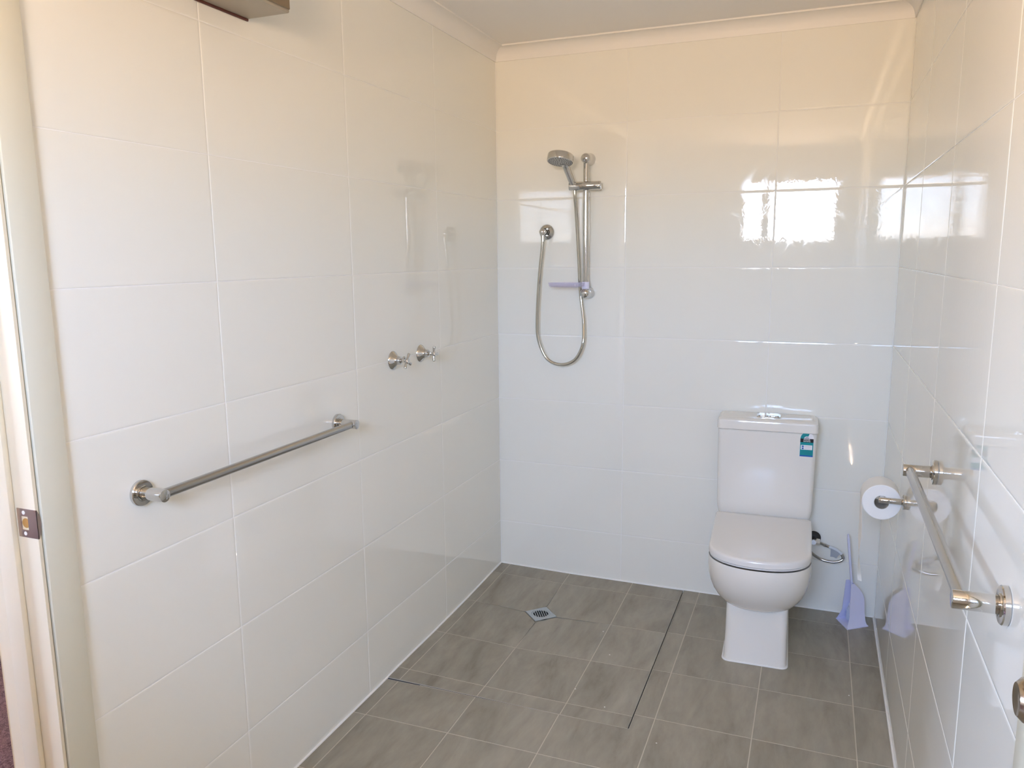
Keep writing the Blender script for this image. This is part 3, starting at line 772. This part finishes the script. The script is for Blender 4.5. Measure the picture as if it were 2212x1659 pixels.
hpts = [(.386, -.069, 1.757), (.3865, -.066, 1.72), (.389, -.050, 1.641), (.3955, -.036, 1.465), (.4005, -.031, 1.340), (.4065, -.031, 1.285), (.4215, -.044, 1.187), (.4225, -.062, 1.096), (.384, -.056, 1.027), (.319, -.052, 1.003), (.254, -.052, 1.028), (.215, -.052, 1.11), (.209, -.053, 1.202), (.2185, -.054, 1.366), (.2335, -.055, 1.507), (.2385, -.055, 1.566)]
hpa = [p-so for p in resample(spline(hpts, 14), .0021)]
P(lambda b: tube(b, hpa, .0076, 12, .0005), 'tube', STEEL if False else mat('hose_chrome', (.60, .585, .53), .12, 1), sh)
P(lambda b: cyl(b, hpa[-1]+Vector((0, 0, -.022)), hpa[-1]+Vector((0, 0, .002)), .0095), 'hose_nut', CHROME, sh)
ow = thing('shower_outlet', 'round chrome shower hose outlet on the tiled wall', 'outlet', (.238, 0, 1.584))
P(lambda b: lathe(b, (0, -.0004, 0), (0, -1, 0), [(0, .0335), (.002, .0345), (.005, .0338), (.010, .0295), (.014, .0235), (.018, .0180)], 40, True, False), 'flange', CHROME, ow, ang=50)
P(lambda b: (cyl(b, (0, -.012, 0), (0, -.068, 0), .0128, bev=.001), cyl(b, (0, -.055, -.004), (0, -.055, -.021), .0100, .0088)), 'elbow', CHROME, ow, ang=40)
sd = thing('soap_dish', 'clear lilac plastic soap dish clipped to the shower rail', 'soap dish', (RX, RY, 1.345))
def dish(b):
    n = 40
    def el(a_, c_, z): return [Vector((-.073+a_*math.copysign(abs(math.cos(2*math.pi*k/n))**.7, math.cos(2*math.pi*k/n)), -.042+c_*math.copysign(abs(math.sin(2*math.pi*k/n))**.7, math.sin(2*math.pi*k/n)), z)) for k in range(n)]
    loft(b, [el(.070, .040, .002), el(.076, .046, .006), el(.079, .049, .022), el(.0765, .0465, .022), el(.073, .043, .0085), el(.066, .037, .005)])
P(dish, 'tray', CLEAR, sd, ang=40)
P(lambda b: lathe(b, (0, 0, -.006), (0, 0, 1), [(0, .0128), (0, .0168), (.030, .0168), (.030, .0128), (0, .0128)], 28, False, False), 'clip', mat('lilac_clip', (.78, .76, .90), .15), sd, ang=30)

# taps
def tap(y, rot, label):
    t = thing('shower_tap', label, 'tap', (0, y, 1.128))
    P(lambda b: lathe(b, (.0004, 0, 0), (1, 0, 0), [(0, .0315), (.0015, .0325), (.004, .0315), (.009, .0265), (.014, .0205), (.019, .0165), (.024, .0148), (.034, .0142), (.0345, .0125)], 40, True, True), 'flange', CHROME, t, ang=30)
    P(lambda b: (cyl(b, (.034, 0, 0), (.037, 0, 0), .0095), cyl(b, (.036, 0, 0), (.052, 0, 0), .0062)), 'spindle', CHROME, t, ang=30)
    hd = P(lambda b: lathe(b, (.050, 0, 0), (1, 0, 0), [(0, .007), (.003, .0095), (.010, .0100), (.013, .008), (.014, 0)], 28), 'handle', CHROME, t, ang=30)
    for k in range(4):
        a = rot+k*math.pi/2; d = Vector((0.10, math.cos(a), math.sin(a)))
        P(lambda b: lathe(b, Vector((.055, 0, 0))+d*.006, d, [(0, .0042), (.006, .0040), (.016, .0054), (.0205, .0056), (.0225, .0045), (.023, 0)], 16), 'handle_arm', CHROME, hd, ang=50)
    return t
tap(-.973, math.radians(58), 'chrome cross-handle shower tap nearer the towel rail')
tap(-.768, math.radians(84), 'chrome cross-handle shower tap nearer the shower corner')

# drain
dz = -.0135
fd = thing('floor_drain', 'square steel floor drain with a round slotted grate', 'drain', (DR[0], DR[1], dz))
def dplate(b):
    s = .0705; n = 32; q = []
    R = .0400
    out = []
    for k in range(n):
        a = 2*math.pi*k/n; c_, s_ = math.cos(a), math.sin(a); r = s/(abs(c_)+abs(s_)); out.append((r*c_, r*s_))
    rings = [[(x, y, -.0) for x, y in out], [(x*.985, y*.985, .0018) for x, y in out], [(R*math.cos(2*math.pi*k/n), R*math.sin(2*math.pi*k/n), .0018) for k in range(n)], [(R*math.cos(2*math.pi*k/n), R*math.sin(2*math.pi*k/n), -.004) for k in range(n)]]
    loft(b, rings, False, False)
DST = mat('drain_steel', (.50, .53, .54), .32, .75)
P(dplate, 'frame', DST, fd, ang=30)
SA = math.atan2(-.064, .037)                            # direction of the slots on the floor
def grate(b):
    n = 48; R, Ri = .0392, .0318
    rings = [[(r*math.cos(2*math.pi*k/n), r*math.sin(2*math.pi*k/n), z) for k in range(n)] for r, z in ((R, -.004), (R, .0014), (R-.0008, .0020), (Ri, .0020), (Ri, .0002))]
    loft(b, rings, False, False)
    cs, sn = math.cos(SA), math.sin(SA)
    for k in range(-3, 3):
        off = (k+.5)*.0093; L_ = math.sqrt(Ri*Ri-off*off)+.0008; hw_ = .0014
        q = [(-L_, off-hw_), (L_, off-hw_), (L_, off+hw_), (-L_, off+hw_)]
        prism(b, [(x*cs-y*sn, x*sn+y*cs) for x, y in q], .0004, .0019)
P(grate, 'grate', DST, fd, ang=30)
P(lambda b: cyl(b, (0, 0, -.012), (0, 0, -.0045), .0395, seg=32), 'drain_well', BLACK, fd)

# appliance box high on the left wall
hx = thing('wall_heater', 'grey metal appliance box fixed high on the left wall', 'heater', (0, -1.935, 2.07))
P(lambda b: box(b, .006, .132, -.300, .300, .003, .175, .004, 2), 'housing', HEAT, hx, ang=40)
P(lambda b: box(b, .0005, .006, -.302, .302, -.001, .172, .001, 1), 'back_plate', mat('dark_red_plate', (.10, .03, .02), .6), hx)
P(lambda b: box(b, .1325, .1365, -.296, .296, .010, .168, .0015, 1), 'front_grille', mat('grille_brown', (.24, .18, .11), .4, .3), hx)
for k in range(9):
    P(lambda b: box(b, .1366, .1376, .205-.062*k, .255-.062*k, .028, .036, .0003, 1), 'grille_slot', BLACK, hx)

# crumbs of grout left on the floor
for x, y in ((.636, -.481), (.706, -.651), (.776, -.994), (.977, -1.14), (1.536, -.651), (.652, -.92)):
    bm = NB(); bmesh.ops.create_icosphere(bm, subdivisions=1, radius=.0024)
    for v_ in bm.verts: v_.co = Vector((v_.co.x*random.uniform(.8, 1.4), v_.co.y*random.uniform(.7, 1.2), v_.co.z*.6))
    zf = zsh(x, y) if (x < SX and y > SY) else zmn(x, y)
    o = finish(bm, 'grout_crumb', SEAL, None); o.location = (x, y, zf+.0012)
    tag(o, 'tiny white crumb of grout lying on a grey floor tile', 'crumb', 'grout crumbs on the floor')
